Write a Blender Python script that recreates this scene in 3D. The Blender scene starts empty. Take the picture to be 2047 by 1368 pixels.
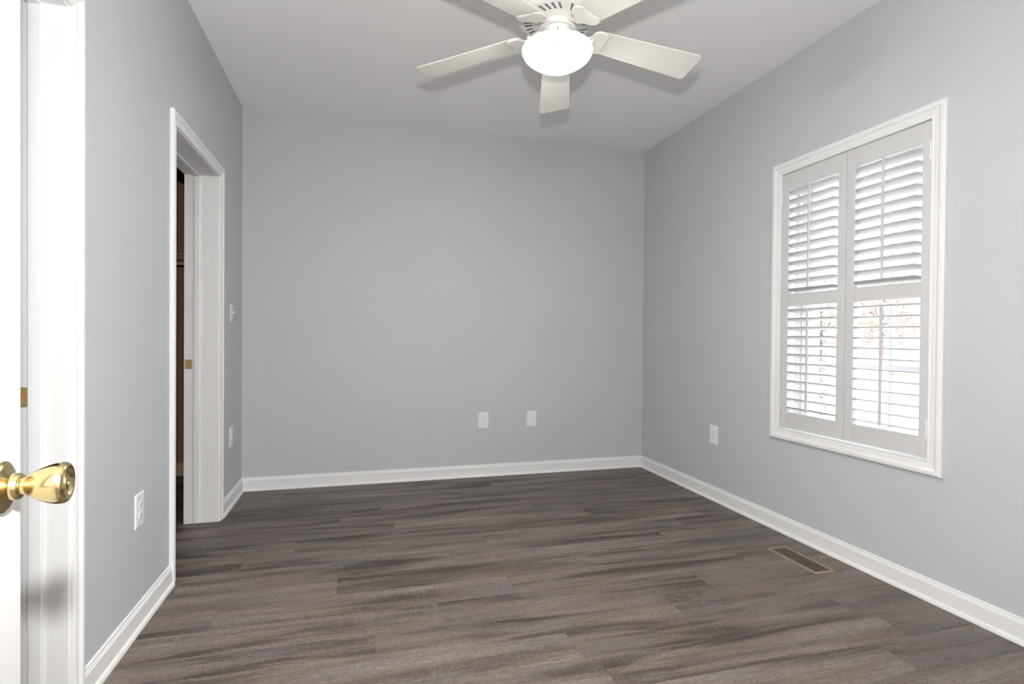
import bpy, bmesh, math, random
from mathutils import Vector, Matrix
random.seed(7)
R = math.radians
S = bpy.context.scene
COL = S.collection

# ------------------------------------------------------------------ camera
# room: left wall x=0, right wall x=W, back wall y=D, front wall y=FY, floor z=0
W, D, H, FY = 3.190, 4.273, 2.743, 0.08
YAW, PITCH, ROLL, FPX = 0.27291, -0.01012, 0.00862, 1090.25
cam_d = bpy.data.cameras.new('camera')
cam = bpy.data.objects.new('camera', cam_d); COL.objects.link(cam)
fw = Vector((math.sin(YAW)*math.cos(PITCH), math.cos(YAW)*math.cos(PITCH), math.sin(PITCH)))
rt = Vector((math.cos(YAW), -math.sin(YAW), 0)); up = rt.cross(fw)
r2 = rt*math.cos(ROLL)+up*math.sin(ROLL); u2 = up*math.cos(ROLL)-rt*math.sin(ROLL)
M = Matrix((r2, u2, -fw)).transposed().to_4x4(); M.translation = Vector((0.8094, 0.0, 1.1257))
cam.matrix_world = M
cam_d.sensor_width = 36; cam_d.lens = FPX/2047*36; cam_d.clip_start = 0.02
S.camera = cam

# ------------------------------------------------------------------ sky, lights, exposure
w = bpy.data.worlds.new('world'); S.world = w; w.use_nodes = True
nt = w.node_tree; bg = nt.nodes['Background']
bg.inputs[0].default_value = (0.97, 0.98, 1.0, 1); bg.inputs[1].default_value = 5.2

def light(name, kind, loc, energy, color=(1, 1, 1), **kw):
    l = bpy.data.lights.new(name, kind); l.energy = energy; l.color = color
    for k, v in kw.items(): setattr(l, k, v)
    o = bpy.data.objects.new(name, l); COL.objects.link(o); o.location = loc
    return o
# the flash on top of the camera
fl = light('camera_flash', 'SPOT', (0.810, 0.0, 1.386), 148, (1, 0.99, 0.98), shadow_soft_size=0.03, spot_size=R(180), spot_blend=0.45)
fl.rotation_euler = (R(90+30), 0, -YAW)     # the head tilted up a little
# added fill light, up in the unseen hallway behind the open doorway
hl = light('hallway_fill', 'AREA', (1.0, -1.0, 2.70), 110, (1, 0.985, 0.96), shape='RECTANGLE', size=1.0, size_y=1.0)

S.view_settings.view_transform = 'Standard'; S.view_settings.look = 'None'
S.view_settings.exposure = 0.19; S.view_settings.gamma = 1.0; S.view_settings.use_curve_mapping = False
try: S.cycles.max_bounces = 12; S.cycles.diffuse_bounces = 8; S.cycles.transparent_max_bounces = 24
except Exception: pass

# ------------------------------------------------------------------ materials
def mat(name, col, rough=0.6, metal=0.0, spec=0.5, noise=None, bump=None, emit=None, coat=0.0):
    m = bpy.data.materials.new(name); m.use_nodes = True; n = m.node_tree.nodes; L = m.node_tree.links
    b = n['Principled BSDF']
    b.inputs['Base Color'].default_value = (*col, 1); b.inputs['Roughness'].default_value = rough
    b.inputs['Metallic'].default_value = metal; b.inputs['Specular IOR Level'].default_value = spec
    if coat: b.inputs['Coat Weight'].default_value = coat
    if emit:
        b.inputs['Emission Color'].default_value = (*emit[0], 1); b.inputs['Emission Strength'].default_value = emit[1]
    tc = n.new('ShaderNodeTexCoord')
    if noise:
        sc, amt = noise
        t = n.new('ShaderNodeTexNoise'); t.inputs['Scale'].default_value = sc; t.inputs['Detail'].default_value = 4
        L.new(tc.outputs['Object'], t.inputs['Vector'])
        mx = n.new('ShaderNodeMix'); mx.data_type = 'RGBA'
        mx.inputs[6].default_value = (*[c*(1-amt) for c in col], 1); mx.inputs[7].default_value = (*[min(1, c*(1+amt)) for c in col], 1)
        L.new(t.outputs['Fac'], mx.inputs[0]); L.new(mx.outputs[2], b.inputs['Base Color'])
    if bump:
        sc, st = bump
        t = n.new('ShaderNodeTexNoise'); t.inputs['Scale'].default_value = sc; t.inputs['Detail'].default_value = 3
        L.new(tc.outputs['Object'], t.inputs['Vector'])
        bp = n.new('ShaderNodeBump'); bp.inputs['Strength'].default_value = st; bp.inputs['Distance'].default_value = 0.001
        L.new(t.outputs['Fac'], bp.inputs['Height']); L.new(bp.outputs[0], b.inputs['Normal'])
    return m
M_WALL = mat('grey_wall_paint', (0.531, 0.541, 0.556), 0.55, spec=0.35, noise=(3, 0.012), bump=(260, 0.12))
M_CEIL = mat('ceiling_paint', (0.93, 0.922, 0.922), 0.9, spec=0.1, noise=(3, 0.01), bump=(180, 0.15))
M_TRIM = mat('white_trim_paint', (0.78, 0.78, 0.78), 0.55, spec=0.25, noise=(6, 0.01))
M_SHUT = mat('shutter_paint', (0.60, 0.597, 0.597), 0.36, spec=0.45, noise=(6, 0.01))
M_DOOR = mat('door_paint', (0.74, 0.74, 0.74), 0.55, spec=0.25, noise=(6, 0.01), bump=(60, 0.1))
M_PLAST = mat('white_plastic', (0.80, 0.80, 0.80), 0.35, noise=(10, 0.01))
M_IVORY = mat('ivory_plastic', (0.70, 0.69, 0.64), 0.35, noise=(10, 0.01))
M_SLOT = mat('dark_slot', (0.03, 0.03, 0.03), 0.6, noise=(20, 0.05))
M_BRASS = mat('polished_brass', (0.70, 0.56, 0.28), 0.17, metal=1.0, noise=(18, 0.04))
M_BRASS2 = mat('worn_brass', (0.56, 0.45, 0.18), 0.38, metal=0.6, noise=(40, 0.15))
M_WOODRAW = mat('bare_wood', (0.45, 0.20, 0.09), 0.7, noise=(60, 0.3))
M_FAN = mat('fan_white_enamel', (0.80, 0.79, 0.765), 0.30, noise=(8, 0.01))
M_BLADE = mat('fan_blade_white', (0.74, 0.725, 0.69), 0.42, noise=(5, 0.02))
M_FANDK = mat('fan_vent_grey', (0.26, 0.26, 0.27), 0.7, noise=(8, 0.05))
M_CHAIN = mat('pull_chain_metal', (0.35, 0.34, 0.32), 0.4, metal=0.8, noise=(60, 0.1))
M_VENT = mat('brown_vent_enamel', (0.235, 0.185, 0.130), 0.45, noise=(40, 0.06))
M_VENTDK = mat('vent_duct_shade', (0.022, 0.017, 0.012), 0.7, noise=(30, 0.1))
M_CLOSET = mat('closet_dimmed_cream', (0.30, 0.175, 0.105), 0.85, spec=0.1, noise=(3, 0.05))  # cream walls coloured brown to stand for the dim warm light inside
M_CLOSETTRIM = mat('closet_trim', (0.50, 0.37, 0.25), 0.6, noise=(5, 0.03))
M_WIRE = mat('shelf_wire_coating', (0.55, 0.42, 0.30), 0.4, noise=(20, 0.03))
M_VINYL = mat('window_vinyl', (0.80, 0.80, 0.80), 0.3, noise=(6, 0.01))
M_HALL = mat('hallway_paint', (0.72, 0.70, 0.67), 0.8, noise=(3, 0.02))
M_GROUND = mat('pale_ground', (0.55, 0.54, 0.50), 0.9, noise=(2.5, 0.12))
M_RAIL = mat('porch_grey_paint', (0.25, 0.25, 0.26), 0.5, noise=(8, 0.03))
M_IRON = mat('grey_iron', (0.06, 0.06, 0.065), 0.5, metal=0.3, noise=(30, 0.1))
M_CONIF = mat('conifer_green', (0.18, 0.215, 0.22), 0.9, noise=(5, 0.3))
M_BARK = mat('bark', (0.26, 0.22, 0.19), 0.9, noise=(12, 0.3), bump=(30, 0.6))
M_AUT1 = mat('autumn_yellow_leaves', (0.55, 0.52, 0.41), 0.9, noise=(4, 0.3))
M_AUT2 = mat('autumn_rust_leaves', (0.55, 0.44, 0.40), 0.9, noise=(4, 0.3))
M_AUT3 = mat('pale_green_leaves', (0.50, 0.53, 0.47), 0.9, noise=(4, 0.3))

def glass_mat():
    m = bpy.data.materials.new('window_glass'); m.use_nodes = True; n = m.node_tree.nodes; L = m.node_tree.links
    n.remove(n['Principled BSDF']); out = n['Material Output']
    t = n.new('ShaderNodeBsdfTransparent'); t.inputs[0].default_value = (0.95, 0.97, 0.97, 1)
    g = n.new('ShaderNodeBsdfGlossy'); g.inputs['Roughness'].default_value = 0.02
    f = n.new('ShaderNodeLayerWeight'); f.inputs['Blend'].default_value = 0.5
    pw = n.new('ShaderNodeMath'); pw.operation = 'POWER'; pw.inputs[1].default_value = 5.0; L.new(f.outputs['Facing'], pw.inputs[0])
    ma = n.new('ShaderNodeMath'); ma.operation = 'MULTIPLY_ADD'; ma.inputs[1].default_value = 0.8; ma.inputs[2].default_value = 0.03; L.new(pw.outputs[0], ma.inputs[0])
    mx = n.new('ShaderNodeMixShader')
    L.new(ma.outputs[0], mx.inputs[0]); L.new(t.outputs[0], mx.inputs[1]); L.new(g.outputs[0], mx.inputs[2]); L.new(mx.outputs[0], out.inputs[0])
    return m
M_GLASS = glass_mat()

BOWL_E = 125.0
def bowl_mat():
    m = bpy.data.materials.new('frosted_lamp_glass'); m.use_nodes = True; n = m.node_tree.nodes; L = m.node_tree.links
    b = n['Principled BSDF']; b.inputs['Base Color'].default_value = (0.9, 0.88, 0.8, 1); b.inputs['Roughness'].default_value = 0.25
    lw = n.new('ShaderNodeLayerWeight'); lw.inputs[0].default_value = 0.35
    cr = n.new('ShaderNodeValToRGB'); cr.color_ramp.elements[0].color = (1, 0.98, 0.93, 1); cr.color_ramp.elements[1].color = (0.62, 0.58, 0.44, 1)
    cr.color_ramp.elements[0].position = 0.45; cr.color_ramp.elements[1].position = 0.98
    L.new(lw.outputs['Facing'], cr.inputs[0]); L.new(cr.outputs[0], b.inputs['Emission Color'])
    # the bulbs sit low in the bowl: the bottom glows hottest, the rim is only faintly lit
    tc = n.new('ShaderNodeTexCoord'); sp = n.new('ShaderNodeSeparateXYZ'); L.new(tc.outputs['Object'], sp.inputs[0])
    mr = n.new('ShaderNodeMapRange'); mr.interpolation_type = 'SMOOTHSTEP'
    for i, v in ((1, -0.475), (2, -0.420), (3, BOWL_E), (4, 1.6)): mr.inputs[i].default_value = v
    L.new(sp.outputs[2], mr.inputs[0]); L.new(mr.outputs[0], b.inputs['Emission Strength'])
    return m
M_BOWL = bowl_mat()

def floor_mat():
    m = bpy.data.materials.new('vinyl_plank_floor'); m.use_nodes = True; n = m.node_tree.nodes; L = m.node_tree.links
    b = n['Principled BSDF']
    def N(t): return n.new(t)
    def math_(op, a, b_=None, clamp=False):
        x = N('ShaderNodeMath'); x.operation = op; x.use_clamp = clamp
        for i, v in enumerate((a, b_)):
            if v is None: continue
            if isinstance(v, (int, float)): x.inputs[i].default_value = v
            else: L.new(v, x.inputs[i])
        return x.outputs[0]
    uv = N('ShaderNodeUVMap'); uv.uv_map = 'plank'
    at = N('ShaderNodeAttribute'); at.attribute_name = 'plank_random'
    s = N('ShaderNodeSeparateXYZ'); L.new(uv.outputs[0], s.inputs[0]); U, V = s.outputs[0], s.outputs[1]   # metres along / across
    c = N('ShaderNodeSeparateColor'); L.new(at.outputs['Color'], c.inputs[0]); ra, rb, rc = c.outputs
    def noise(us, vs, ofs_u, ofs_v, detail=4, rough=0.55, dist=0.0):
        cb = N('ShaderNodeCombineXYZ')
        L.new(math_('ADD', math_('MULTIPLY', U, us), math_('MULTIPLY', ra, ofs_u)), cb.inputs[0])
        L.new(math_('ADD', math_('MULTIPLY', V, vs), math_('MULTIPLY', rb, ofs_v)), cb.inputs[1])
        L.new(math_('MULTIPLY', rc, 7.0), cb.inputs[2])
        t = N('ShaderNodeTexNoise'); t.inputs['Scale'].default_value = 1; t.inputs['Detail'].default_value = detail
        t.inputs['Roughness'].default_value = rough; t.inputs['Distortion'].default_value = dist
        L.new(cb.outputs[0], t.inputs['Vector']); return t.outputs['Fac']
    def ramp(fac, stops):
        r = N('ShaderNodeValToRGB'); e = r.color_ramp.elements
        while len(e) < len(stops): e.new(0.5)
        for i, (p, col) in enumerate(stops): e[i].position = p; e[i].color = (*col, 1) if len(col) == 3 else col
        L.new(fac, r.inputs[0]); return r.outputs[0]
    def mix(fac, a, b_, mode='MIX'):
        x = N('ShaderNodeMix'); x.data_type = 'RGBA'; x.blend_type = mode
        for i, v in ((0, fac), (6, a), (7, b_)):
            if isinstance(v, (int, float)): x.inputs[i].default_value = v
            elif isinstance(v, tuple): x.inputs[i].default_value = (*v, 1)
            else: L.new(v, x.inputs[i])
        return x.outputs[2]
    streak = noise(1.15, 11.5, 31, 23, 4, 0.52, 0.35)
    base = ramp(streak, [(0.34, (0.088, 0.069, 0.060)), (0.42, (0.155, 0.124, 0.107)), (0.49, (0.250, 0.203, 0.174)), (0.60, (0.325, 0.268, 0.234)), (0.70, (0.385, 0.328, 0.292))])
    tint = noise(2.6, 10, 11, 41, 3, 0.5)
    base = mix(ramp(tint, [(0.52, (0, 0, 0)), (0.66, (0.62, 0.62, 0.62))]), base, (0.245, 0.224, 0.219))
    base = mix(ramp(noise(2.2, 16, 71, 13, 2, 0.5), [(0.55, (0, 0, 0)), (0.70, (0.55, 0.55, 0.55))]), base, (0.300, 0.225, 0.170))
    grain = noise(6, 190, 3, 5, 5, 0.7)
    base = mix(0.50, base, ramp(grain, [(0.3, (0.2, 0.2, 0.2)), (0.7, (0.8, 0.8, 0.8))]), 'OVERLAY')
    speck = noise(70, 150, 13, 9, 4, 0.75)
    base = mix(0.50, base, ramp(speck, [(0.32, (0.15, 0.15, 0.15)), (0.68, (0.85, 0.85, 0.85))]), 'OVERLAY')
    saw = noise(210, 14, 19, 3, 2, 0.6, 0.4)
    sawm = math_('MULTIPLY', ramp(saw, [(0.50, (0, 0, 0)), (0.70, (1, 1, 1))]), ramp(noise(1.4, 8, 5, 37, 2), [(0.48, (0, 0, 0)), (0.66, (1, 1, 1))]))
    base = mix(math_('MULTIPLY', sawm, 0.42), base, (0.44, 0.395, 0.36))
    saw2 = noise(60, 6, 29, 31, 2, 0.5, 0.6)
    sawn = math_('MULTIPLY', ramp(saw2, [(0.58, (0, 0, 0)), (0.68, (1, 1, 1))]), ramp(noise(1.7, 9, 57, 3, 2), [(0.54, (0, 0, 0)), (0.66, (1, 1, 1))]))
    base = mix(math_('MULTIPLY', sawn, 0.35), base, (0.16, 0.145, 0.145))
    crack = noise(4, 85, 43, 17, 3, 0.6, 0.7)
    base = mix(math_('MULTIPLY', ramp(crack, [(0.26, (1, 1, 1)), (0.32, (0, 0, 0))]), 0.6), base, (0.06, 0.05, 0.045))
    # per-plank tone
    val = math_('ADD', 0.445, math_('MULTIPLY', rc, 0.10))
    cc = N('ShaderNodeCombineColor')
    for i in range(3): L.new(val, cc.inputs[i])
    base = mix(1.0, base, cc.outputs[0], 'MULTIPLY')
    # seams: edge distance is stored in the second UV map (0 at the edge)
    uv2 = N('ShaderNodeUVMap'); uv2.uv_map = 'edge'
    s2 = N('ShaderNodeSeparateXYZ'); L.new(uv2.outputs[0], s2.inputs[0])
    du = math_('MINIMUM', s2.outputs[0], math_('SUBTRACT', 1.2192, s2.outputs[0]))
    dv = math_('MINIMUM', s2.outputs[1], math_('SUBTRACT', 0.178, s2.outputs[1]))
    dmin = math_('MINIMUM', du, dv)
    seam = math_('SUBTRACT', 1.0, math_('DIVIDE', dmin, 0.0016), clamp=True)
    base = mix(math_('MULTIPLY', seam, 0.55), base, (0.06, 0.052, 0.048))
    L.new(base, b.inputs['Base Color'])
    b.inputs['Roughness'].default_value = 0.48; b.inputs['Specular IOR Level'].default_value = 0.4
    bm_ = N('ShaderNodeBump'); bm_.inputs['Strength'].default_value = 0.25; bm_.inputs['Distance'].default_value = 0.001
    L.new(math_('ADD', math_('ADD', grain, math_('MULTIPLY', sawm, 0.6)), math_('MULTIPLY', seam, -1.2)), bm_.inputs['Height']); L.new(bm_.outputs[0], b.inputs['Normal'])
    return m
M_FLOOR = floor_mat()

# ------------------------------------------------------------------ helpers
def obj(name, bm, m, parent=None, smooth=False, bevel=0.0, seg=2):
    me = bpy.data.meshes.new(name); bmesh.ops.recalc_face_normals(bm, faces=bm.faces); bm.to_mesh(me); bm.free()
    for x in (m if isinstance(m, (list, tuple)) else [m]): me.materials.append(x)
    o = bpy.data.objects.new(name, me); COL.objects.link(o)
    if parent: o.parent = parent
    if smooth:
        for p in me.polygons: p.use_smooth = True
        try: me.set_sharp_from_angle(angle=R(38))
        except Exception: pass
    if bevel:
        b = o.modifiers.new('bevel', 'BEVEL'); b.width = bevel; b.segments = seg; b.limit_method = 'ANGLE'; b.angle_limit = R(40)
    return o
def thing(name, label, cat, loc=(0, 0, 0), rot=(0, 0, 0), group=None):
    o = bpy.data.objects.new(name, None); COL.objects.link(o); o.location = loc; o.rotation_euler = rot; o.empty_display_size = 0.05
    return tag(o, label, cat, group)
def tag(o, label, cat, group=None):
    o['label'] = label; o['category'] = cat
    if group: o['group'] = group
    return o
def structure(o): o['kind'] = 'structure'; return o
def sroot(name, loc=(0, 0, 0)):
    o = bpy.data.objects.new(name, None); COL.objects.link(o); o.location = loc; o.empty_display_size = 0.05
    return structure(o)
def BM(): return bmesh.new()
def box(bm, x0, x1, y0, y1, z0, z1):
    vs = [bm.verts.new((x, y, z)) for x in (x0, x1) for y in (y0, y1) for z in (z0, z1)]
    for f in ((0, 1, 3, 2), (4, 6, 7, 5), (0, 4, 5, 1), (2, 3, 7, 6), (0, 2, 6, 4), (1, 5, 7, 3)): bm.faces.new([vs[i] for i in f])
    return bm
def lathe(bm, prof, n=48, mtx=None, cap=True):
    rings = []
    for r, z in prof:
        if r < 1e-6: rings.append([bm.verts.new((0, 0, z))])
        else: rings.append([bm.verts.new((r*math.cos(2*math.pi*k/n), r*math.sin(2*math.pi*k/n), z)) for k in range(n)])
    new = [v for r in rings for v in r]
    for a, b in zip(rings, rings[1:]):
        for k in range(n):
            k2 = (k+1) % n
            if len(a) == 1 and len(b) == 1: continue
            if len(a) == 1: bm.faces.new((a[0], b[k], b[k2]))
            elif len(b) == 1: bm.faces.new((a[k], b[0], a[k2]))
            else: bm.faces.new((a[k], b[k], b[k2], a[k2]))
    if cap:
        for r in (rings[0], rings[-1]):
            if len(r) > 1: bm.faces.new(r)
    if mtx: bmesh.ops.transform(bm, matrix=mtx, verts=new)
    return bm
def tube(bm, pts, rad, n=8):
    pts = [Vector(p) for p in pts]; rings = []
    for i, p in enumerate(pts):
        t = (pts[min(i+1, len(pts)-1)]-pts[max(i-1, 0)]).normalized()
        a = Vector((0, 0, 1)) if abs(t.z) < 0.9 else Vector((1, 0, 0))
        u = t.cross(a).normalized(); v = t.cross(u)
        rr = rad[i] if isinstance(rad, (list, tuple)) else rad
        rings.append([bm.verts.new(p+u*rr*math.cos(2*math.pi*k/n)+v*rr*math.sin(2*math.pi*k/n)) for k in range(n)])
    for a, b in zip(rings, rings[1:]):
        for k in range(n): bm.faces.new((a[k], b[k], b[(k+1) % n], a[(k+1) % n]))
    bm.faces.new(rings[0]); bm.faces.new(rings[-1]); return bm
def prism(bm, outline, z0, z1, mtx=None):
    a = [bm.verts.new((x, y, z0)) for x, y in outline]; b = [bm.verts.new((x, y, z1)) for x, y in outline]
    bm.faces.new(a); bm.faces.new(b[::-1]); n = len(a)
    for k in range(n): bm.faces.new((a[k], a[(k+1) % n], b[(k+1) % n], b[k]))
    if mtx: bmesh.ops.transform(bm, matrix=mtx, verts=a+b)
    return bm
def rrect(w_, h_, r_, n=5):
    pts = []
    for cx, cy, a0 in ((w_/2-r_, h_/2-r_, 0), (-w_/2+r_, h_/2-r_, 90), (-w_/2+r_, -h_/2+r_, 180), (w_/2-r_, -h_/2+r_, 270)):
        for k in range(n+1):
            a = R(a0+90*k/n); pts.append((cx+r_*math.cos(a), cy+r_*math.sin(a)))
    return pts
def frame_sweep(bm, prof, a0, a1, b0, b1, place, closed=True):
    """profile (outward from the opening, off the wall) swept with mitred corners; place(a, b, t) -> xyz"""
    rows = []
    for o_, t in prof:
        c = [(a0-o_, b0-o_ if closed else b0), (a0-o_, b1+o_), (a1+o_, b1+o_), (a1+o_, b0-o_ if closed else b0)]
        rows.append([bm.verts.new(place(a, b, t)) for a, b in c])
    segs = ((0, 1), (1, 2), (2, 3), (3, 0)) if closed else ((0, 1), (1, 2), (2, 3))
    n = len(rows)
    for i in range(n):
        p, q = rows[i], rows[(i+1) % n]
        for u, v in segs: bm.faces.new((p[u], p[v], q[v], q[u]))
    if not closed:
        bm.faces.new([r[0] for r in rows]); bm.faces.new([r[3] for r in rows])
    return bm
def extrude_profile(bm, prof, p0, p1, nrm):
    """profile (off the wall, height) along p0->p1"""
    p0, p1, nrm = Vector(p0), Vector(p1), Vector(nrm)
    a = [bm.verts.new(p0+nrm*t+Vector((0, 0, h))) for t, h in prof]; b = [bm.verts.new(p1+nrm*t+Vector((0, 0, h))) for t, h in prof]
    n = len(prof)
    for k in range(n): bm.faces.new((a[k], a[(k+1) % n], b[(k+1) % n], b[k]))
    bm.faces.new(a); bm.faces.new(b[::-1]); return bm
def wall_slab(bm, place, a0, a1, b0, b1, t0, t1, holes=()):
    """slab with rectangular holes; place(a, b, t) -> xyz"""
    As = sorted({a0, a1, *[h[0] for h in holes], *[h[1] for h in holes]}); Bs = sorted({b0, b1, *[h[2] for h in holes], *[h[3] for h in holes]})
    def solid(i, j):
        if not (0 <= i < len(As)-1 and 0 <= j < len(Bs)-1): return False
        ca, cb = (As[i]+As[i+1])/2, (Bs[j]+Bs[j+1])/2
        return not any(h[0] < ca < h[1] and h[2] < cb < h[3] for h in holes)
    cache = {}
    def v(i, j, t):
        k = (i, j, t)
        if k not in cache: cache[k] = bm.verts.new(place(As[i], Bs[j], t0 if t == 0 else t1))
        return cache[k]
    for i in range(len(As)-1):
        for j in range(len(Bs)-1):
            if not solid(i, j): continue
            for t in (0, 1): bm.faces.new((v(i, j, t), v(i+1, j, t), v(i+1, j+1, t), v(i, j+1, t)))
            for di, dj, (p, q) in ((-1, 0, ((i, j), (i, j+1))), (1, 0, ((i+1, j), (i+1, j+1))), (0, -1, ((i, j), (i+1, j))), (0, 1, ((i, j+1), (i+1, j+1)))):
                if not solid(i+di, j+dj): bm.faces.new((v(*p, 0), v(*q, 0), v(*q, 1), v(*p, 1)))
    return bm
PL = lambda a, b, t: (t, a, b)          # left wall: a = y, t into the room
PR = lambda a, b, t: (W-t, a, b)        # right wall
PB = lambda a, b, t: (a, D-t, b)        # back wall
PF = lambda a, b, t: (a, FY+t, b)       # front wall

# ------------------------------------------------------------------ room shell
NC = (1.100, 1.863, 0.0, 2.062)         # near closet opening on the left wall (y0, y1, z0, z1)
FC = (2.797, 3.610, 0.0, 2.062)         # far closet opening
WN = (1.785, 2.660, 0.603, 2.086)       # window opening on the right wall
FD = (0.455, 1.255, 0.0, 2.062)         # doorway in the front wall (x0, x1, z0, z1)
JT = 0.016                              # jamb boards stand inside slightly larger holes in the walls
grow = lambda h, t: (h[0]-t, h[1]+t, h[2] if h[2] == 0 else h[2]-t, h[3]+t)
structure(obj('wall_left', wall_slab(BM(), PL, FY-0.12, D, 0, H, -0.13, 0, (grow(NC, JT), grow(FC, JT))), M_WALL))
structure(obj('wall_right', wall_slab(BM(), PR, FY-0.12, D, 0, H, -0.26, 0, (grow(WN, 0.006),)), M_WALL))
structure(obj('wall_back', wall_slab(BM(), PB, 0.0, W, 0, H, -0.12, 0), M_WALL))
structure(obj('wall_front', wall_slab(BM(), PF, 0.0, W, 0, H, -0.12, 0, (grow(FD, JT),)), M_WALL))
structure(obj('ceiling', box(BM(), -0.13, W+0.26, FY-0.12, D+0.12, H, H+0.1), M_CEIL))

# floor: vinyl planks 178 mm wide and 1.22 m long running across the room, joints staggered as laid
PW, PLn, Y0 = 0.178, 1.2192, 2.285
JOINT = {10: 0.30, 9: 0.555, 8: 1.515, 7: 0.95, 6: 0.703, 5: 1.011, 4: 0.49, 3: 0.263, 2: 1.263-PLn, 1: 0.72, 0: 0.26, -1: 1.132, -2: 0.87, -3: 0.35, -4: 1.62-PLn, -5: 1.436, -6: 0.9}
def build_floor():
    bm = BM(); uvp = bm.loops.layers.uv.new('plank'); uve = bm.loops.layers.uv.new('edge'); cl = bm.loops.layers.float_color.new('plank_random')
    rnd = random.Random(21)
    X0, X1, YA, YB = -1.75, W+0.0, -2.6, 5.0
    for r in range(-28, 17):
        ya, yb = Y0+r*PW, Y0+(r+1)*PW
        lo, hi = max(ya, YA), min(yb, YB)
        if hi <= lo: continue
        j = JOINT.get(r, rnd.uniform(0, PLn)); x = j-PLn*4
        while x < X1:
            a, b = max(x, X0), min(x+PLn, X1)
            if b > a:
                f = bm.faces.new([bm.verts.new((px, py, 0)) for px, py in ((a, lo), (b, lo), (b, hi), (a, hi))])
                c = (rnd.random(), rnd.random(), rnd.random(), 1)
                for l in f.loops:
                    l[uvp].uv = (l.vert.co.x-x, l.vert.co.y-ya); l[uve].uv = (l.vert.co.x-x, l.vert.co.y-ya); l[cl] = c
            x += PLn
    # underside so that the floor has thickness
    for f in list(bm.faces): pass
    vs = [bm.verts.new(p) for p in ((X0, YA, -0.08), (X1, YA, -0.08), (X1, YB, -0.08), (X0, YB, -0.08), (X0, YA, -0.001), (X1, YA, -0.001), (X1, YB, -0.001), (X0, YB, -0.001))]
    for q in ((0, 1, 2, 3), (0, 1, 5, 4), (1, 2, 6, 5), (2, 3, 7, 6), (3, 0, 4, 7)): bm.faces.new([vs[i] for i in q])
    me = bpy.data.meshes.new('floor'); bm.to_mesh(me); bm.free(); me.materials.append(M_FLOOR)
    o = bpy.data.objects.new('floor', me); COL.objects.link(o); return o
structure(build_floor())

# baseboards: ogee top, flat face, quarter-round shoe
def base_prof():
    p = [(0, 0), (0.0, 0.0955), (0.004, 0.0955), (0.0065, 0.092), (0.0065, 0.086), (0.009, 0.0825), (0.0105, 0.079), (0.0105, 0.077), (0.0125, 0.0755), (0.0125, 0.019)]
    for k in range(1, 7):
        a = R(90-15*k); p.append((0.0115+0.0115*math.cos(a), 0.019*math.sin(a)))
    return p
BP = base_prof()
bm = BM(); extrude_profile(bm, BP, (0, 1.930, 0), (0, 2.736, 0), (1, 0, 0)); extrude_profile(bm, BP, (0, 3.672, 0), (0, D, 0), (1, 0, 0)); extrude_profile(bm, BP, (0, FY, 0), (0, 1.03, 0), (1, 0, 0))
# rounded return of the shoe where it meets the doorway trim
lathe(bm, [(0.0, 0), (0.0115, 0), (0.0115, 0.012), (0.008, 0.0175), (0.0, 0.019)], 16, Matrix.Translation((0.0115, 2.736, 0)))
structure(obj('baseboard_left', bm, M_TRIM))
structure(obj('baseboard_back', extrude_profile(BM(), BP, (0, D, 0), (W, D, 0), (0, -1, 0)), M_TRIM))
structure(obj('baseboard_right', extrude_profile(BM(), BP, (W, FY, 0), (W, D, 0), (-1, 0, 0)), M_TRIM))

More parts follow.
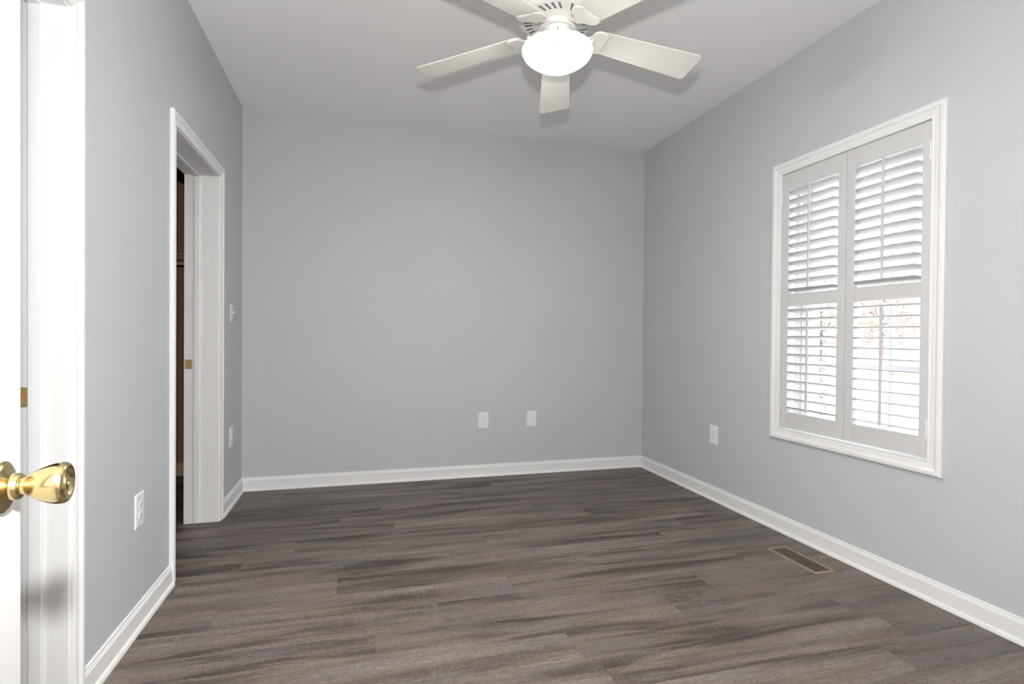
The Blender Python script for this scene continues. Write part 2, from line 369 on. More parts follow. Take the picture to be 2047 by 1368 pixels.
# ------------------------------------------------------------------ doorway trims
CAS = [(0.0, 0.0), (0.0, 0.0075), (0.002, 0.0098), (0.006, 0.0104), (0.0085, 0.0078), (0.011, 0.0074), (0.014, 0.0098), (0.028, 0.0112), (0.033, 0.0135), (0.0365, 0.0175), (0.041, 0.0188), (0.050, 0.0185), (0.0555, 0.0165), (0.057, 0.0135), (0.057, 0.0)]
def doorway_trim(name, hole, depth, stop0, stop1, strike_x, strike_z, casing_side=True):
    y0, y1, z0, z1 = hole; g = 0.005; root = sroot(name)
    obj('casing', frame_sweep(BM(), CAS, y0-g, y1+g, 0.0, z1+g, PL, closed=False), M_TRIM, root)
    bm = BM(); t = 0.016
    box(bm, -depth, 0.0, y1, y1+t, 0, z1+t); box(bm, -depth, 0.0, y0-t, y0, 0, z1+t); box(bm, -depth, 0.0, y0, y1, z1, z1+t)
    obj('jamb', bm, M_TRIM, root, bevel=0.0012)
    bm = BM(); s = 0.011
    box(bm, -stop1, -stop0, y1-s, y1, 0.001, z1); box(bm, -stop1, -stop0, y0, y0+s, 0.001, z1); box(bm, -stop1, -stop0, y0+s, y1-s, z1-s, z1)
    obj('door_stop', bm, M_TRIM, root, bevel=0.0035, seg=3)
    # strike plate let into the far jamb
    bm = BM(); outl = rrect(0.038, 0.057, 0.007)
    hole_o = [(x+0.003, y) for x, y in rrect(0.017, 0.026, 0.007)]
    Mx = Matrix(((1, 0, 0, -strike_x), (0, 0, 1, y1-0.0017), (0, 1, 0, strike_z), (0, 0, 0, 1)))
    n = len(outl)
    for zz in (0, 0.0016):
        pass
    A = [[bm.verts.new((x, y, z)) for x, y in pts] for z in (0, 0.0016) for pts in (outl, hole_o)]
    oa, ia, ob, ib = A
    for k in range(n):
        k2 = (k+1) % n
        bm.faces.new((oa[k], oa[k2], ia[k2], ia[k])); bm.faces.new((ob[k], ob[k2], ib[k2], ib[k]))
        bm.faces.new((oa[k], oa[k2], ob[k2], ob[k])); bm.faces.new((ia[k], ia[k2], ib[k2], ib[k]))
    bmesh.ops.transform(bm, matrix=Mx, verts=bm.verts)
    sp = obj('strike_plate', bm, M_BRASS2, root); sp['label'] = 'brass strike plate'
    bm = BM(); prism(bm, hole_o, 0.0004, 0.0012, Mx); obj('latch_hole', bm, M_WOODRAW, sp)
    for dz in (-0.021, 0.021):
        obj('screw', lathe(BM(), [(0, 0), (0.0032, 0), (0.0028, 0.0012), (0, 0.0014)], 12, Matrix.Translation((-strike_x+0.003, y1-0.0017, strike_z+dz)) @ Matrix.Rotation(R(90), 4, 'X')), M_BRASS2, sp)
    return root
doorway_trim('trim_1', NC, 0.150, 0.060, 0.095, 0.115, 0.941)
doorway_trim('trim_2', FC, 0.185, 0.100, 0.131, 0.160, 0.945)
# front doorway, behind the camera
root = sroot('trim_3')
obj('casing', frame_sweep(BM(), CAS, FD[0]-0.005, FD[1]+0.005, 0.0, FD[3]+0.005, PF, closed=False), M_TRIM, root)
bm = BM(); box(bm, FD[0]-JT, FD[0], FY-0.12, FY, 0, FD[3]+JT); box(bm, FD[1], FD[1]+JT, FY-0.12, FY, 0, FD[3]+JT); box(bm, FD[0], FD[1], FY-0.12, FY, FD[3], FD[3]+JT)
obj('jamb', bm, M_TRIM, root)

# ------------------------------------------------------------------ walk-in closet behind the far opening, small closet behind the near one, hallway behind the camera
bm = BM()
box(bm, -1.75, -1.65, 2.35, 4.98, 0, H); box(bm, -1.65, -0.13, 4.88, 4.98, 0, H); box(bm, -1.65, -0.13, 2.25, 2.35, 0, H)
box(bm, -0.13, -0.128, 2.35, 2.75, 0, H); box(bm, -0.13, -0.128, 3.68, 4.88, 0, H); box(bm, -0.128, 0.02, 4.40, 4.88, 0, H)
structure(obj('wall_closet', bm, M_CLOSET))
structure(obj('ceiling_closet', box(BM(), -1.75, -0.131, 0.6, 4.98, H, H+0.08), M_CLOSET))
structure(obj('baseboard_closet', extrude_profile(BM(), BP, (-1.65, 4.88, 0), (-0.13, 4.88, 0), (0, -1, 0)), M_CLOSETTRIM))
bm = BM(); box(bm, -1.0, -0.9, 0.6, 2.25, 0, H); box(bm, -0.9, -0.13, 0.6, 0.7, 0, H)
structure(obj('wall_hall_closet', bm, M_HALL))
bm = BM(); box(bm, -0.7, -0.6, -2.6, FY-0.12, 0, H); box(bm, 2.4, 2.5, -2.6, FY-0.12, 0, H); box(bm, -0.6, 2.4, -2.6, -2.5, 0, H)
structure(obj('wall_hallway', bm, M_HALL))
structure(obj('ceiling_hallway', box(BM(), -0.7, 2.5, -2.6, FY-0.12, H, H+0.08), M_HALL))
# wire shelf in the closet
sh = thing('wire_shelf', 'coated wire shelf on the far wall inside the dark closet', 'shelf', (-0.9, 4.88, 1.72))
bm = BM()
for k in range(51): x = -0.745+k*0.03; tube(bm, [(x, -0.003, 0.0), (x, -0.295, 0.0), (x, -0.30, -0.03)], 0.0016, 5)
obj('deck_wires', bm, M_WIRE, sh)
bm = BM()
for y, z in ((-0.004, -0.003), (-0.15, -0.004), (-0.298, -0.003), (-0.302, -0.030)): tube(bm, [(-0.748, y, z), (0.748, y, z)], 0.0032, 8)
obj('rail', bm, M_WIRE, sh)
bm = BM(); tube(bm, [(-0.75, -0.28, -0.07), (0.75, -0.28, -0.07)], 0.012, 12)
obj('hanging_rod', bm, M_WIRE, sh)
for x in (-0.5, 0.0, 0.5): obj('shelf_bracket', tube(BM(), [(x, -0.003, -0.26), (x, -0.28, -0.025)], 0.004, 8), M_WIRE, sh)

# ------------------------------------------------------------------ open entry door at the left edge of the view
DA = math.atan2(0.144, 0.99)            # the face normal points along +x and a little +y
dr = sroot('door_1', (0.376, 0.874, 0.0)); dr.rotation_euler = (0, 0, DA)
# local frame: x = off the visible face, y = towards the latch edge (0 at the edge, leaf runs to -y)
bm = BM(); box(bm, -0.035, 0, -0.762, 0, 0.012, 2.042)
leaf = obj('door_leaf', bm, M_DOOR, dr, bevel=0.0015)
for (ya, yb) in ((-0.345, -0.115), (-0.647, -0.417)):
    for (za, zb) in ((0.20, 0.78), (0.93, 1.58), (1.70, 1.92)):
        bm = BM(); frame_sweep(bm, [(0, 0), (0, 0.002), (-0.006, 0.005), (-0.012, 0.002), (-0.012, 0)], ya, yb, za, zb, lambda a, b, t: (t-0.0005, a, b))
        bm2 = bm; box(bm2, -0.001, 0.003, ya+0.035, yb-0.035, za+0.035, zb-0.035)
        obj('raised_panel', bm2, M_DOOR, leaf)
kn = obj('door_knob', lathe(BM(), [(0.0, 0.0), (0.0325, 0.0), (0.0328, 0.002), (0.0312, 0.005), (0.026, 0.008), (0.0195, 0.0105), (0.0165, 0.012), (0.0162, 0.019), (0.0150, 0.0205), (0.0112, 0.0215), (0.0110, 0.025), (0.0128, 0.028), (0.0165, 0.033), (0.0202, 0.040), (0.0235, 0.048), (0.0258, 0.056), (0.0264, 0.0605), (0.0258, 0.0645), (0.0240, 0.0675), (0.0215, 0.0688), (0.0190, 0.0680), (0.0175, 0.0655), (0.0150, 0.0640), (0.0095, 0.0640), (0.0088, 0.0665), (0.0070, 0.0675), (0.0030, 0.0675), (0.0025, 0.0660), (0, 0.0660)], 64,
     Matrix.Translation((0, -0.060, 0.934)) @ Matrix.Rotation(R(90), 4, 'Y')), M_BRASS, dr, smooth=True)
kn['label'] = 'polished brass door knob'
bm = BM(); box(bm, -0.030, -0.005, -0.0005, 0.0012, 0.906, 0.962); obj('latch_plate', bm, M_BRASS2, dr)
for z in (0.25, 1.02, 1.82): obj('hinge', lathe(BM(), [(0, 0), (0.006, 0), (0.006, 0.09), (0, 0.09)], 12, Matrix.Translation((-0.041, -0.768, z))), M_BRASS2, dr)

# ------------------------------------------------------------------ window
wr = sroot('window_1')
WC = [(0.0, 0.0), (0.0, 0.008), (0.002, 0.0102), (0.007, 0.0106), (0.010, 0.008), (0.013, 0.0078), (0.016, 0.0098), (0.033, 0.0112), (0.038, 0.0135), (0.042, 0.0172), (0.046, 0.0185), (0.057, 0.018), (0.062, 0.0165), (0.0655, 0.013), (0.0655, 0.0)]
obj('casing', frame_sweep(BM(), WC, WN[0]+0.003, WN[1]-0.003, WN[2]+0.004, WN[3]-0.004, PR), M_TRIM, wr)
bm = BM(); frame_sweep(bm, [(0.006, -0.0002), (0.0, -0.0002), (0.0, -0.12), (0.006, -0.12)], WN[0], WN[1], WN[2], WN[3], PR); obj('jamb_liner', bm, M_TRIM, wr)
bm = BM()
frame_sweep(bm, [(0.0, -0.110), (-0.022, -0.110), (-0.022, -0.135), (-0.034, -0.135), (-0.034, -0.160), (-0.046, -0.160), (-0.046, -0.175), (-0.028, -0.175), (-0.028, -0.258), (0.006, -0.258), (0.006, -0.110)], WN[0], WN[1], WN[2], WN[3], PR)
obj('window_frame', bm, M_VINYL, wr)
def sash(za, zb, t):
    a0, a1 = WN[0]+0.030, WN[1]-0.030
    bm = BM(); frame_sweep(bm, [(0.0, t), (-0.006, t+0.003), (-0.036, t), (-0.040, t-0.010), (-0.040, t-0.028), (0.0, t-0.028)], a0, a1, za, zb, PR)
    s = obj('sash', bm, M_VINYL, wr)
    bm = BM(); box(bm, W-t+0.010, W-t+0.014, a0+0.036, a1-0.036, za+0.036, zb-0.036); obj('glass_pane', bm, M_GLASS, s)
sash(WN[2]+0.03, 1.370, -0.125); sash(1.335, WN[3]-0.03, -0.158)

# ------------------------------------------------------------------ plantation shutters
LOUV_W, LOUV_P = 0.0635, 0.0508
def louvre_mesh(length):
    bm = BM(); n = 16; secs = []
    hw, ht = LOUV_W/2, 0.0045
    L2 = length/2
    stations = [(-L2, 0.45, 0.5), (-L2+0.003, 0.62, 0.9), (-L2+0.016, 1, 1), (L2-0.016, 1, 1), (L2-0.003, 0.62, 0.9), (L2, 0.45, 0.5)]
    for y, sw, st in stations:
        ring = []
        for k in range(n):
            a = 2*math.pi*k/n; c, s = math.cos(a), math.sin(a)
            ring.append(bm.verts.new((hw*sw*c, y, ht*st*math.copysign(abs(s)**0.8, s))))
        secs.append(ring)
    for a, b in zip(secs, secs[1:]):
        for k in range(n): bm.faces.new((a[k], a[(k+1) % n], b[(k+1) % n], b[k]))
    bm.faces.new(secs[0]); bm.faces.new(secs[-1])
    bmesh.ops.recalc_face_normals(bm, faces=bm.faces)
    me = bpy.data.meshes.new('louvre'); bm.to_mesh(me); bm.free(); me.materials.append(M_SHUT)
    for p in me.polygons: p.use_smooth = True
    try: me.set_sharp_from_angle(angle=R(50))
    except Exception: pass
    return me
def shutter(label, ya, yb, oa, ob, tilt_up, tilt_low, hinge_y, rod_y, pin_y, mirror):
    """panel from ya to yb, louvre opening oa..ob; front face at x = W-0.001"""
    Z0, Z1 = 0.610, 2.079; x0, x1 = 0.0, 0.028      # panel thickness into the wall
    rx = W+0.001
    r = thing('plantation_shutter', label, 'shutter', (rx, (ya+yb)/2, Z0), group='shutter panels in the window')
    yc = (ya+yb)/2
    def lb(bm, a, b, c, d, e, f): return box(bm, a, b, c-yc, d-yc, e-Z0, f-Z0)
    for (p, q) in ((ya, oa), (ob, yb)): 
        bm = BM(); lb(bm, x0, x1, p, q, Z0, Z1); obj('stile', bm, M_SHUT, r, bevel=0.0016)
    for (p, q, nm) in ((1.989, Z1, 'top_rail'), (1.315, 1.385, 'middle_rail'), (Z0, 0.701, 'bottom_rail')):
        bm = BM(); lb(bm, x0+0.002, x1-0.002, oa, ob, p, q); obj(nm, bm, M_SHUT, r, bevel=0.0016)
    # thin bead along both inner stile edges
    for y in (oa-0.004, ob+0.001):
        bm = BM(); lb(bm, x0-0.0012, x0+0.002, y, y+0.003, Z0+0.002, Z1-0.002); obj('stile_bead', bm, M_SHUT, r, bevel=0.0005)
    ln = ob-oa-0.003; me = louvre_mesh(ln)
    for base, tilt in ((1.4035, tilt_up), (0.7275, tilt_low)):
        for k in range(12):
            o = bpy.data.objects.new('louvre', me); COL.objects.link(o); o.parent = r
            o.location = (0.014, (oa+ob)/2-yc, base+k*LOUV_P-Z0); o.rotation_euler = (0, R(tilt), 0)
    for (p, q) in ((1.408, 1.981), (0.722, 1.292)):
        bm = BM(); lb(bm, -0.035, -0.026, rod_y-0.0055, rod_y+0.0055, p, q)
        rod = obj('tilt_rod', bm, M_SHUT, r, bevel=0.002)
        base, tilt = (1.4035, tilt_up) if p > 1.4 else (0.7275, tilt_low)
        x = 0.014-0.0318*math.cos(R(tilt)); me2 = None
        for k in range(12):
            z = base+k*LOUV_P+0.0318*math.sin(R(tilt))
            if me2 is None: st = obj('staple', tube(BM(), [(x+0.002, 0, 0), (-0.0262, 0, 0)], 0.0009, 5), M_CHAIN, rod); me2 = st.data
            else: st = bpy.data.objects.new('staple', me2); COL.objects.link(st); st.parent = rod
            st.location = (0, rod_y-0.0062-yc, z-Z0)
    for z in (1.999, 1.322):
        bm = BM(); lathe(bm, [(0, 0), (0.0042, 0), (0.0042, 0.003), (0, 0.0045)], 12, Matrix.Translation((0.0015, pin_y-yc, z-Z0)) @ Matrix.Rotation(R(-90), 4, 'Y'))
        obj('rod_catch', bm, M_SHUT, r)
    for z in (1.908, 0.704):
        bm = BM()
        for a, b in ((0, 0.024), (0.0255, 0.0515), (0.053, 0.077)):
            lathe(bm, [(0, a), (0.0042, a), (0.0042, b), (0, b)], 12, Matrix.Translation((-0.0062, hinge_y-yc, z-Z0)))
        obj('hinge', bm, M_PLAST, r, smooth=True)
    return r
shutter('left white louvred shutter panel, nearer the back wall, lower slats half tilted', 2.2225, 2.6545, 2.270, 2.606, 17, 14, 2.6515, 2.432, 2.395, 1)
shutter('right white louvred shutter panel, nearest the camera, lower slats open flat', 1.7905, 2.2195, 1.833, 2.171, 19, 2, 1.7935, 1.995, 1.955, -1)

# ------------------------------------------------------------------ ceiling fan
FX, FYc = 1.607, 2.180
fan = thing('ceiling_fan', 'white five-blade ceiling fan with a lit glass bowl lamp', 'ceiling fan', (FX, FYc, H))
def z(v): return v-H
bm = BM(); lathe(bm, [(0.0, z(2.742)), (0.075, z(2.742)), (0.078, z(2.73)), (0.070, z(2.69)), (0.045, z(2.668)), (0.030, z(2.66)), (0.0, z(2.66))], 48)
obj('canopy', bm, M_FAN, fan, smooth=True)
# motor housing with real vent slots in its sloping underside
def housing():
    bm = BM(); n = 160
    prof = [(0.0, 2.675), (0.050, 2.675), (0.110, 2.665), (0.145, 2.645), (0.158, 2.61), (0.162, 2.55), (0.164, 2.488), (0.167, 2.478), (0.171, 2.473), (0.171, 2.466), (0.166, 2.460), (0.154, 2.455), (0.147, 2.453), (0.142, 2.4525), (0.108, 2.447), (0.095, 2.445), (0.086, 2.440), (0.0, 2.440)]
    rings = []
    for i, (r_, zz) in enumerate(prof):
        if r_ < 1e-6: rings.append([bm.verts.new((0, 0, z(zz)))]); continue
        tw = 0.0
        if i == 14: tw = 0.10
        if i > 14: tw = 0.10
        rings.append([bm.verts.new((r_*math.cos(2*math.pi*k/n+tw), r_*math.sin(2*math.pi*k/n+tw), z(zz))) for k in range(n)])
    for i, (a, b) in enumerate(zip(rings, rings[1:])):
        for k in range(n):
            k2 = (k+1) % n
            if i == 13 and (k % 5 in (1, 2)) and (k//5) % 8 < 7: continue        # slots
            if len(a) == 1: bm.faces.new((a[0], b[k], b[k2]))
            elif len(b) == 1: bm.faces.new((a[k], b[0], a[k2]))
            else: bm.faces.new((a[k], b[k], b[k2], a[k2]))
    return bm
h = obj('motor_housing', housing(), M_FAN, fan, smooth=True)
bm = BM(); lathe(bm, [(0.09, z(2.4495)), (0.152, z(2.459)), (0.152, z(2.463)), (0.09, z(2.4535))], 64, cap=False); 
obj('motor_core', bm, M_FANDK, h)
obj('flywheel', lathe(BM(), [(0, z(2.441)), (0.072, z(2.441)), (0.072, z(2.437)), (0.0765, z(2.436)), (0.0775, z(2.432)), (0.0765, z(2.421)), (0.072, z(2.417)), (0, z(2.417))], 64), M_FAN, fan, smooth=True)
obj('switch_housing', lathe(BM(), [(0, z(2.418)), (0.060, z(2.418)), (0.060, z(2.414)), (0.0625, z(2.413)), (0.0625, z(2.372)), (0.060, z(2.366)), (0, z(2.366))], 64), M_FAN, fan, smooth=True)
lk = obj('light_fitter', lathe(BM(), [(0, z(2.374)), (0.066, z(2.374)), (0.085, z(2.371)), (0.112, z(2.362)), (0.134, z(2.351)), (0.144, z(2.345)), (0.144, z(2.336)), (0.140, z(2.336)), (0.138, z(2.343)), (0, z(2.345))], 64), M_FAN, fan, smooth=True)
gb = [(0.139, 2.345), (0.146, 2.342), (0.1495, 2.335), (0.1480, 2.324), (0.140, 2.309), (0.125, 2.295), (0.105, 2.281), (0.082, 2.268), (0.058, 2.2575), (0.030, 2.2505), (0.0, 2.248)]
bw = obj('glass_bowl', lathe(BM(), [(r_, z(zz)) for r_, zz in gb]+[(0.0, z(2.2515)), (0.058, z(2.261)), (0.105, z(2.285)), (0.137, z(2.311)), (0.144, z(2.330)), (0.137, z(2.342))], 72, cap=False), M_BOWL, fan, smooth=True)
bw['label'] = 'lit frosted glass bowl'
for a in (200, 320, 80):
    bm = BM(); lathe(bm, [(0, 0.142), (0.0045, 0.142), (0.0045, 0.149), (0.007, 0.150), (0.007, 0.156), (0, 0.158)], 14, Matrix.Translation((0, 0, z(2.341))) @ Matrix.Rotation(R(a), 4, 'Z') @ Matrix.Rotation(R(90), 4, 'Y'))
    obj('thumbscrew', bm, M_FAN, fan, smooth=True)
# pull chain hanging from the switch housing in front of the bowl
pc = [(-0.026, -0.062, z(2.386)), (-0.031, -0.086, z(2.375)), (-0.042, -0.120, z(2.364)), (-0.050, -0.147, z(2.349)), (-0.052, -0.153, z(2.20))]
bm = BM(); tube(bm, pc[:4]+[(-0.052, -0.153, z(2.285))], 0.0009, 6)
lathe(bm, [(0, 0), (0.0035, 0.0), (0.0035, 0.003), (0, 0.004)], 10, Matrix.Translation((-0.0255, -0.059, z(2.386))) @ Matrix.Rotation(R(90), 4, 'X'))
ch = obj('pull_chain', bm, M_CHAIN, fan)
obj('chain_fob', lathe(BM(), [(0, 0.0), (0.0045, 0.001), (0.0055, 0.006), (0.004, 0.016), (0.002, 0.024), (0, 0.025)], 14, Matrix.Translation((-0.052, -0.153, z(2.261)))), M_FAN, ch, smooth=True)
# blades: gentle taper, pitched and drooping a little
ZB, PHI, RT, WT, WR, TAU, DROOP = 2.4138, 1.2417, 0.648, 0.163, 0.126, -0.179, 0.1085
def blade_outline():
    r0, r1 = 0.150, RT; c1, c0 = 0.020, 0.030; pts = []
    def wd(r_): return WR+(WT-WR)*(r_-0.2)/(0.4432)
    w1, w0 = wd(r1)/2, wd(r0)/2
    for cx, cy, rr, a0 in ((r1-c1, w1-c1, c1, 0),): 
        pts += [(cx+rr*math.cos(R(90*k/5)), cy+rr*math.sin(R(90*k/5))) for k in range(6)]
    pts += [(r0+c0+c0*math.cos(R(90+90*k/5)), w0-c0+c0*math.sin(R(90+90*k/5))) for k in range(6)]
    pts += [(r0+c0+c0*math.cos(R(180+90*k/5)), -w0+c0+c0*math.sin(R(180+90*k/5))) for k in range(6)]
    pts += [(r1-c1+c1*math.cos(R(270+90*k/5)), -w1+c1+c1*math.sin(R(270+90*k/5))) for k in range(6)]
    return pts
def iron_outline():
    # arm from the flywheel widening into a rounded paddle under the blade root
    half = [(0.070, 0.014), (0.100, 0.0125), (0.125, 0.014), (0.142, 0.024), (0.150, 0.040), (0.158, 0.054), (0.172, 0.0625), (0.190, 0.0640), (0.205, 0.0600), (0.216, 0.050), (0.2185, 0.038), (0.214, 0.026), (0.212, 0.013), (0.2145, 0.0)]
    return half + [(x, -y) for x, y in half[-2::-1]]
def fan_mtx(k):
    a = PHI+k*2*math.pi/5
    return Matrix.Translation((0, 0, z(ZB))) @ Matrix.Rotation(a, 4, 'Z') @ Matrix.Rotation(math.atan(DROOP), 4, 'Y') @ Matrix.Rotation(TAU, 4, 'X')
bmB = prism(BM(), blade_outline(), 0.0, 0.0055); meB = None
blade0 = obj('blade', bmB, M_BLADE, fan, bevel=0.0015)
bmI = prism(BM(), iron_outline(), -0.0065, 0.0)
for v in bmI.verts:
    if v.co.x < 0.130: v.co.z += 0.024*min(1, (0.130-v.co.x)/0.050)
iron0 = obj('blade_iron', bmI, M_FAN, blade0, bevel=0.0028, seg=3)
scr0 = []
blade0.matrix_local = fan_mtx(0)
for k in range(1, 5):
    b = blade0.copy(); COL.objects.link(b); b.parent = fan; b.matrix_local = fan_mtx(k)
    for c in [iron0]+scr0:
        d = c.copy(); COL.objects.link(d); d.parent = b

# ------------------------------------------------------------------ outlets, switch, blank plate
def plate_mesh(bm, w_, h_, t=0.006):
    # pillowed plate, local x = width, y = height, z = off the wall
    steps = [(0, 0), (0.0, t*0.45), (0.003, t*0.85), (0.008, t)]
    prev = None
    for ins, zz in steps:
        ring = [bm.verts.new((x, y, zz)) for x, y in rrect(w_-2*ins, h_-2*ins, 0.003, 3)]
        if prev is not None:
            for k in range(len(ring)): bm.faces.new((prev[k], prev[(k+1) % len(ring)], ring[(k+1) % len(ring)], ring[k]))
        else: bm.faces.new(ring)
        prev = ring
    bm.faces.new(prev); return bm
def wall_mtx(side, a, zc):
    if side == 'L': m3 = Matrix(((0, 0, 1), (1, 0, 0), (0, 1, 0))); p = (0.0, a, zc)
    elif side == 'R': m3 = Matrix(((0, 0, -1), (-1, 0, 0), (0, 1, 0))); p = (W, a, zc)
    else: m3 = Matrix(((1, 0, 0), (0, 0, -1), (0, 1, 0))); p = (a, D, zc)
    return Matrix.Translation(p) @ m3.to_4x4()
def outlet(label, side, a, zc):
    t = thing('wall_outlet', label, 'outlet', group='duplex outlets low on the walls'); t.matrix_world = wall_mtx(side, a, zc)
    obj('cover_plate', plate_mesh(BM(), 0.083, 0.130), M_PLAST, t)
    for yy in (0.0195, -0.0195):
        o_ = []
        for k in range(24):
            an = 2*math.pi*k/24; o_.append((0.0172*math.cos(an), max(-0.0142, min(0.0142, 0.0172*math.sin(an)))+yy))
        rc = obj('receptacle', prism(BM(), o_, 0.0055, 0.0082), M_PLAST, t, bevel=0.0006)
        bm = BM(); box(bm, -0.0078, -0.0055, yy-0.0010, yy+0.0068, 0.0080, 0.0084); obj('socket_slot', bm, M_SLOT, rc)
        bm = BM(); box(bm, 0.0055, 0.0078, yy-0.0005, yy+0.0060, 0.0080, 0.0084); obj('socket_slot', bm, M_SLOT, rc)
        bm = BM(); prism(bm, [(0.0026*math.cos(2*math.pi*k/12), yy-0.0085+0.0026*math.sin(2*math.pi*k/12)) for k in range(12)], 0.0080, 0.0084)
        obj('ground_hole', bm, M_SLOT, rc)
    obj('screw', lathe(BM(), [(0, 0.0055), (0.0032, 0.0055), (0.0030, 0.0072), (0, 0.0075)], 12), M_PLAST, t)
outlet('white duplex outlet low on the back wall beside the blank plate', 'B', 1.772, 0.450)
outlet('white duplex outlet low on the right wall left of the window', 'R', 3.268, 0.452)
outlet('white duplex outlet on the left wall between the two doorways', 'L', 2.387, 0.449)
outlet('white duplex outlet on the left wall corner, directly below the light switch', 'L', 3.940, 0.452)
t = thing('blank_plate', 'white blank cover plate low on the back wall right of the outlet', 'wall plate'); t.matrix_world = wall_mtx('B', 2.177, 0.450)
obj('cover_plate', plate_mesh(BM(), 0.083, 0.128), M_PLAST, t)
for yy in (0.042, -0.042): obj('screw', lathe(BM(), [(0, 0.0055), (0.003, 0.0055), (0.0028, 0.0068), (0, 0.007)], 12, Matrix.Translation((0, yy, 0))), M_CHAIN, t)
t = thing('light_switch', 'ivory toggle light switch beside the far doorway in the corner', 'light switch'); t.matrix_world = wall_mtx('L', 3.940, 1.262)
obj('cover_plate', plate_mesh(BM(), 0.070, 0.115), M_IVORY, t)
bm = BM(); prism(bm, rrect(0.010, 0.011, 0.002), 0.0, 0.020, Matrix.Translation((0, 0, 0.004)) @ Matrix.Rotation(R(-28), 4, 'X')); obj('toggle', bm, M_IVORY, t, bevel=0.001)
for yy in (0.030, -0.030): obj('screw', lathe(BM(), [(0, 0.0055), (0.003, 0.0055), (0.0028, 0.0068), (0, 0.007)], 12, Matrix.Translation((0, yy, 0))), M_IVORY, t)

# ------------------------------------------------------------------ floor register
vx0, vx1, vy0, vy1 = 2.912, 3.040, 2.104, 2.434
t = thing('floor_register', 'brown metal floor vent with slats beside the right baseboard', 'floor vent', ((vx0+vx1)/2, (vy0+vy1)/2, 0))
vw, vh = vx1-vx0, vy1-vy0
bm = BM(); rows = []
for ins, zz in ((0.0, 0.0), (0.0, 0.0015), (0.004, 0.0042), (0.010, 0.0050), (0.020, 0.0046), (0.020, 0.0)):
    rows.append([bm.verts.new((x, y, zz)) for x, y in rrect(vw-2*ins, vh-2*ins, 0.012 if ins < 0.015 else 0.003, 4)])
for i in range(len(rows)):
    p, q = rows[i], rows[(i+1) % len(rows)]
    for k in range(len(p)): bm.faces.new((p[k], p[(k+1) % len(p)], q[(k+1) % len(p)], q[k]))
obj('frame', bm, M_VENT, t, smooth=True)
bm = BM(); n = 22; iy = vh-0.040
for k in range(1, n):
    y = -iy/2+iy*k/n
    a = [bm.verts.new((x, y+dy, zz)) for x in (-vw/2+0.018, vw/2-0.018) for dy, zz in ((-0.0034, 0.0046), (0.0012, 0.0048), (0.0034, 0.0010), (0.0012, 0.0010))]
    for q in ((0, 1, 2, 3), (4, 5, 6, 7), (0, 1, 5, 4), (1, 2, 6, 5), (2, 3, 7, 6), (3, 0, 4, 7)): bm.faces.new([a[i] for i in q])
obj('slats', bm, M_VENT, t)
bm = BM(); box(bm, -vw/2+0.019, vw/2-0.019, -vh/2+0.019, vh/2-0.019, 0.0001, 0.0006); obj('duct_shade', bm, M_VENTDK, t)  # near-black pan on the floor; its colour stands for the shaded duct
bm = BM(); box(bm, -0.004, 0.010, -vh/2+0.024, -vh/2+0.029, 0.0040, 0.0085); obj('lever', bm, M_VENT, t, bevel=0.001)

# ------------------------------------------------------------------ outside the window
structure(obj('ground', box(BM(), W+0.27, 60, -20, 60, -0.50, -0.40), M_GROUND))
t = thing('porch_railing', 'grey metal railing with a slim tall post outside the window', 'railing', (W+1.5, 3.2, -0.40))
bm = BM(); box(bm, -0.02, 0.02, -4.2, 4.6, 1.298, 1.330); obj('top_rail', bm, M_RAIL, t)
for y, hh in ((0.0, 3.2), (-2.6, 1.30), (3.6, 1.30)):
    bm = BM(); box(bm, -0.015, 0.015, y-0.014, y+0.014, 0, hh); obj('post', bm, M_RAIL, t)
t = thing('garden_hook', 'thin dark pole with a curled hook outside the window', 'plant hook', (W+1.6, 4.02, -0.40))
obj('pole', tube(BM(), [(0, 0, 0), (0, 0, 3.1)], 0.009, 8), M_IRON, t)
bm = BM(); tube(bm, [(0, 0.012+0.05*math.sin(a*0.35)+0.03*a/12, 2.05+0.05*math.cos(a*0.35)) for a in range(0, 14)], 0.004, 6); tube(bm, [(0, -0.06-0.04*math.cos(a*0.4), 2.02+0.04*math.sin(a*0.4)) for a in range(0, 14)], 0.004, 6)
obj('hook', bm, M_IRON, t)
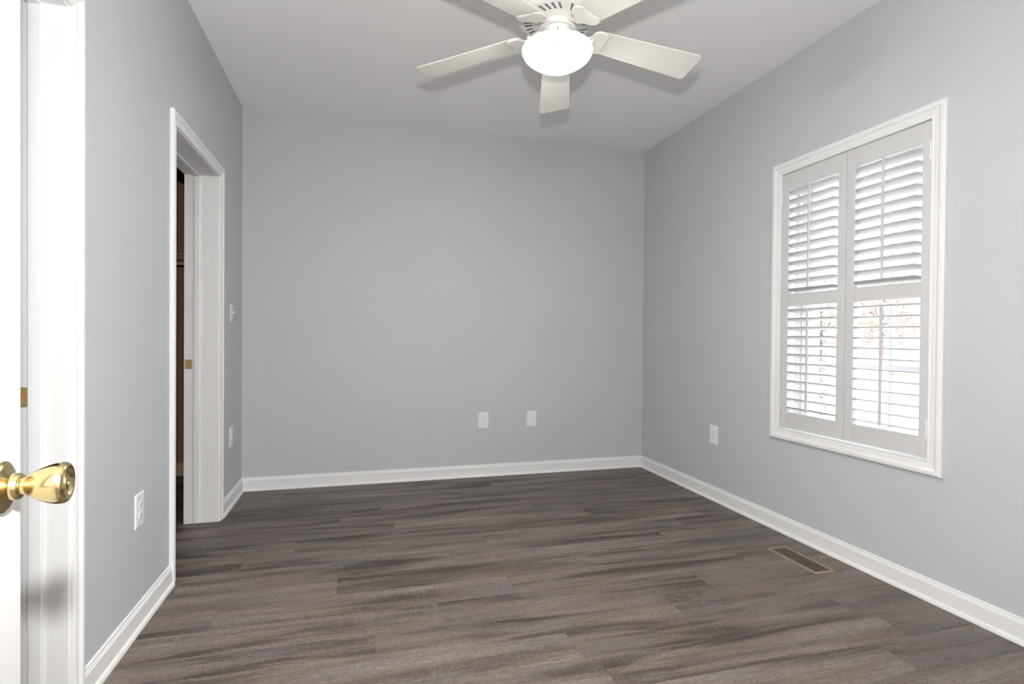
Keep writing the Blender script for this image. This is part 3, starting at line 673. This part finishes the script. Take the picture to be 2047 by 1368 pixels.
def conifer(x, y, hgt, rad, label):
    t = thing('conifer', label, 'tree', (x, y, -0.40)); rnd = random.Random(5)
    obj('trunk', tube(BM(), [(0, 0, 0), (0, 0, hgt*0.95)], [0.07, 0.015], 8), M_BARK, t)
    bm = BM()
    for i in range(2600):
        u = rnd.random()**0.8; zz = 0.25+u*(hgt-0.25); r_ = rad*(1-u)**0.9+0.03; a = rnd.uniform(0, 6.283)
        rr = r_*math.sqrt(rnd.uniform(0.05, 1)); c = Vector((rr*math.cos(a), rr*math.sin(a), zz)); s = rnd.uniform(0.05, 0.11)
        d = Vector((math.cos(a), math.sin(a), rnd.uniform(-0.4, 0.1))).normalized(); p = d.cross(Vector((0, 0, 1))).normalized()
        vs = [bm.verts.new(v) for v in (c-d*s*0.5, c+p*s*0.25, c+d*s, c-p*s*0.25)]
        bm.faces.new(vs[:3]); bm.faces.new((vs[0], vs[2], vs[3]))
    obj('foliage', bm, M_CONIF, t)
conifer(8.19, 7.50, 2.3, 0.36, 'bluish green conifer outside, seen through the left shutter panel')
def tree(x, y, hgt, rad, m, label, seed, grp):
    t = thing('autumn_tree', label, 'tree', (x, y, -0.40), group=grp); rnd = random.Random(seed)
    bm = BM(); tube(bm, [(0, 0, 0), (0.05, 0, hgt*0.4), (0, 0, hgt*0.75)], [0.09, 0.07, 0.03], 8)
    for k in range(6):
        a = k*1.05; tube(bm, [(0, 0, hgt*(0.35+0.05*k)), (rad*0.6*math.cos(a), rad*0.6*math.sin(a), hgt*(0.55+0.05*k))], [0.035, 0.012], 6)
    obj('trunk', bm, M_BARK, t)
    bm = BM()
    for i in range(2600):
        v = Vector((rnd.gauss(0, 1), rnd.gauss(0, 1), rnd.gauss(0, 1))).normalized()*rnd.random()**0.4
        c = Vector((v.x*rad, v.y*rad, hgt*0.56+v.z*hgt*0.40)); s = rnd.uniform(0.10, 0.24)
        d = Vector((rnd.gauss(0, 1), rnd.gauss(0, 1), rnd.gauss(0, 1))).normalized(); p = d.orthogonal().normalized()
        bm.faces.new([bm.verts.new(q) for q in (c-d*s*0.6, c+p*s*0.4, c+d*s*0.6, c-p*s*0.4)])
    obj('foliage', bm, m, t)
tl = [(25, 16.9, 5.2, 1.65, M_AUT1, 'yellow leaved tree outside, seen at the right side of the right shutter panel'), (25, 20.5, 5.4, 1.7, M_AUT2, 'rust leaved tree outside, seen at the left side of the right shutter panel'),
      (25, 24.1, 5.0, 1.7, M_AUT3, 'pale green tree outside, seen through the right side of the left shutter panel')]
for i, a in enumerate(tl): tree(a[0], a[1], a[2], a[3], a[4], a[5], 40+i, 'trees beyond the lawn')
bpy.context.view_layer.update()
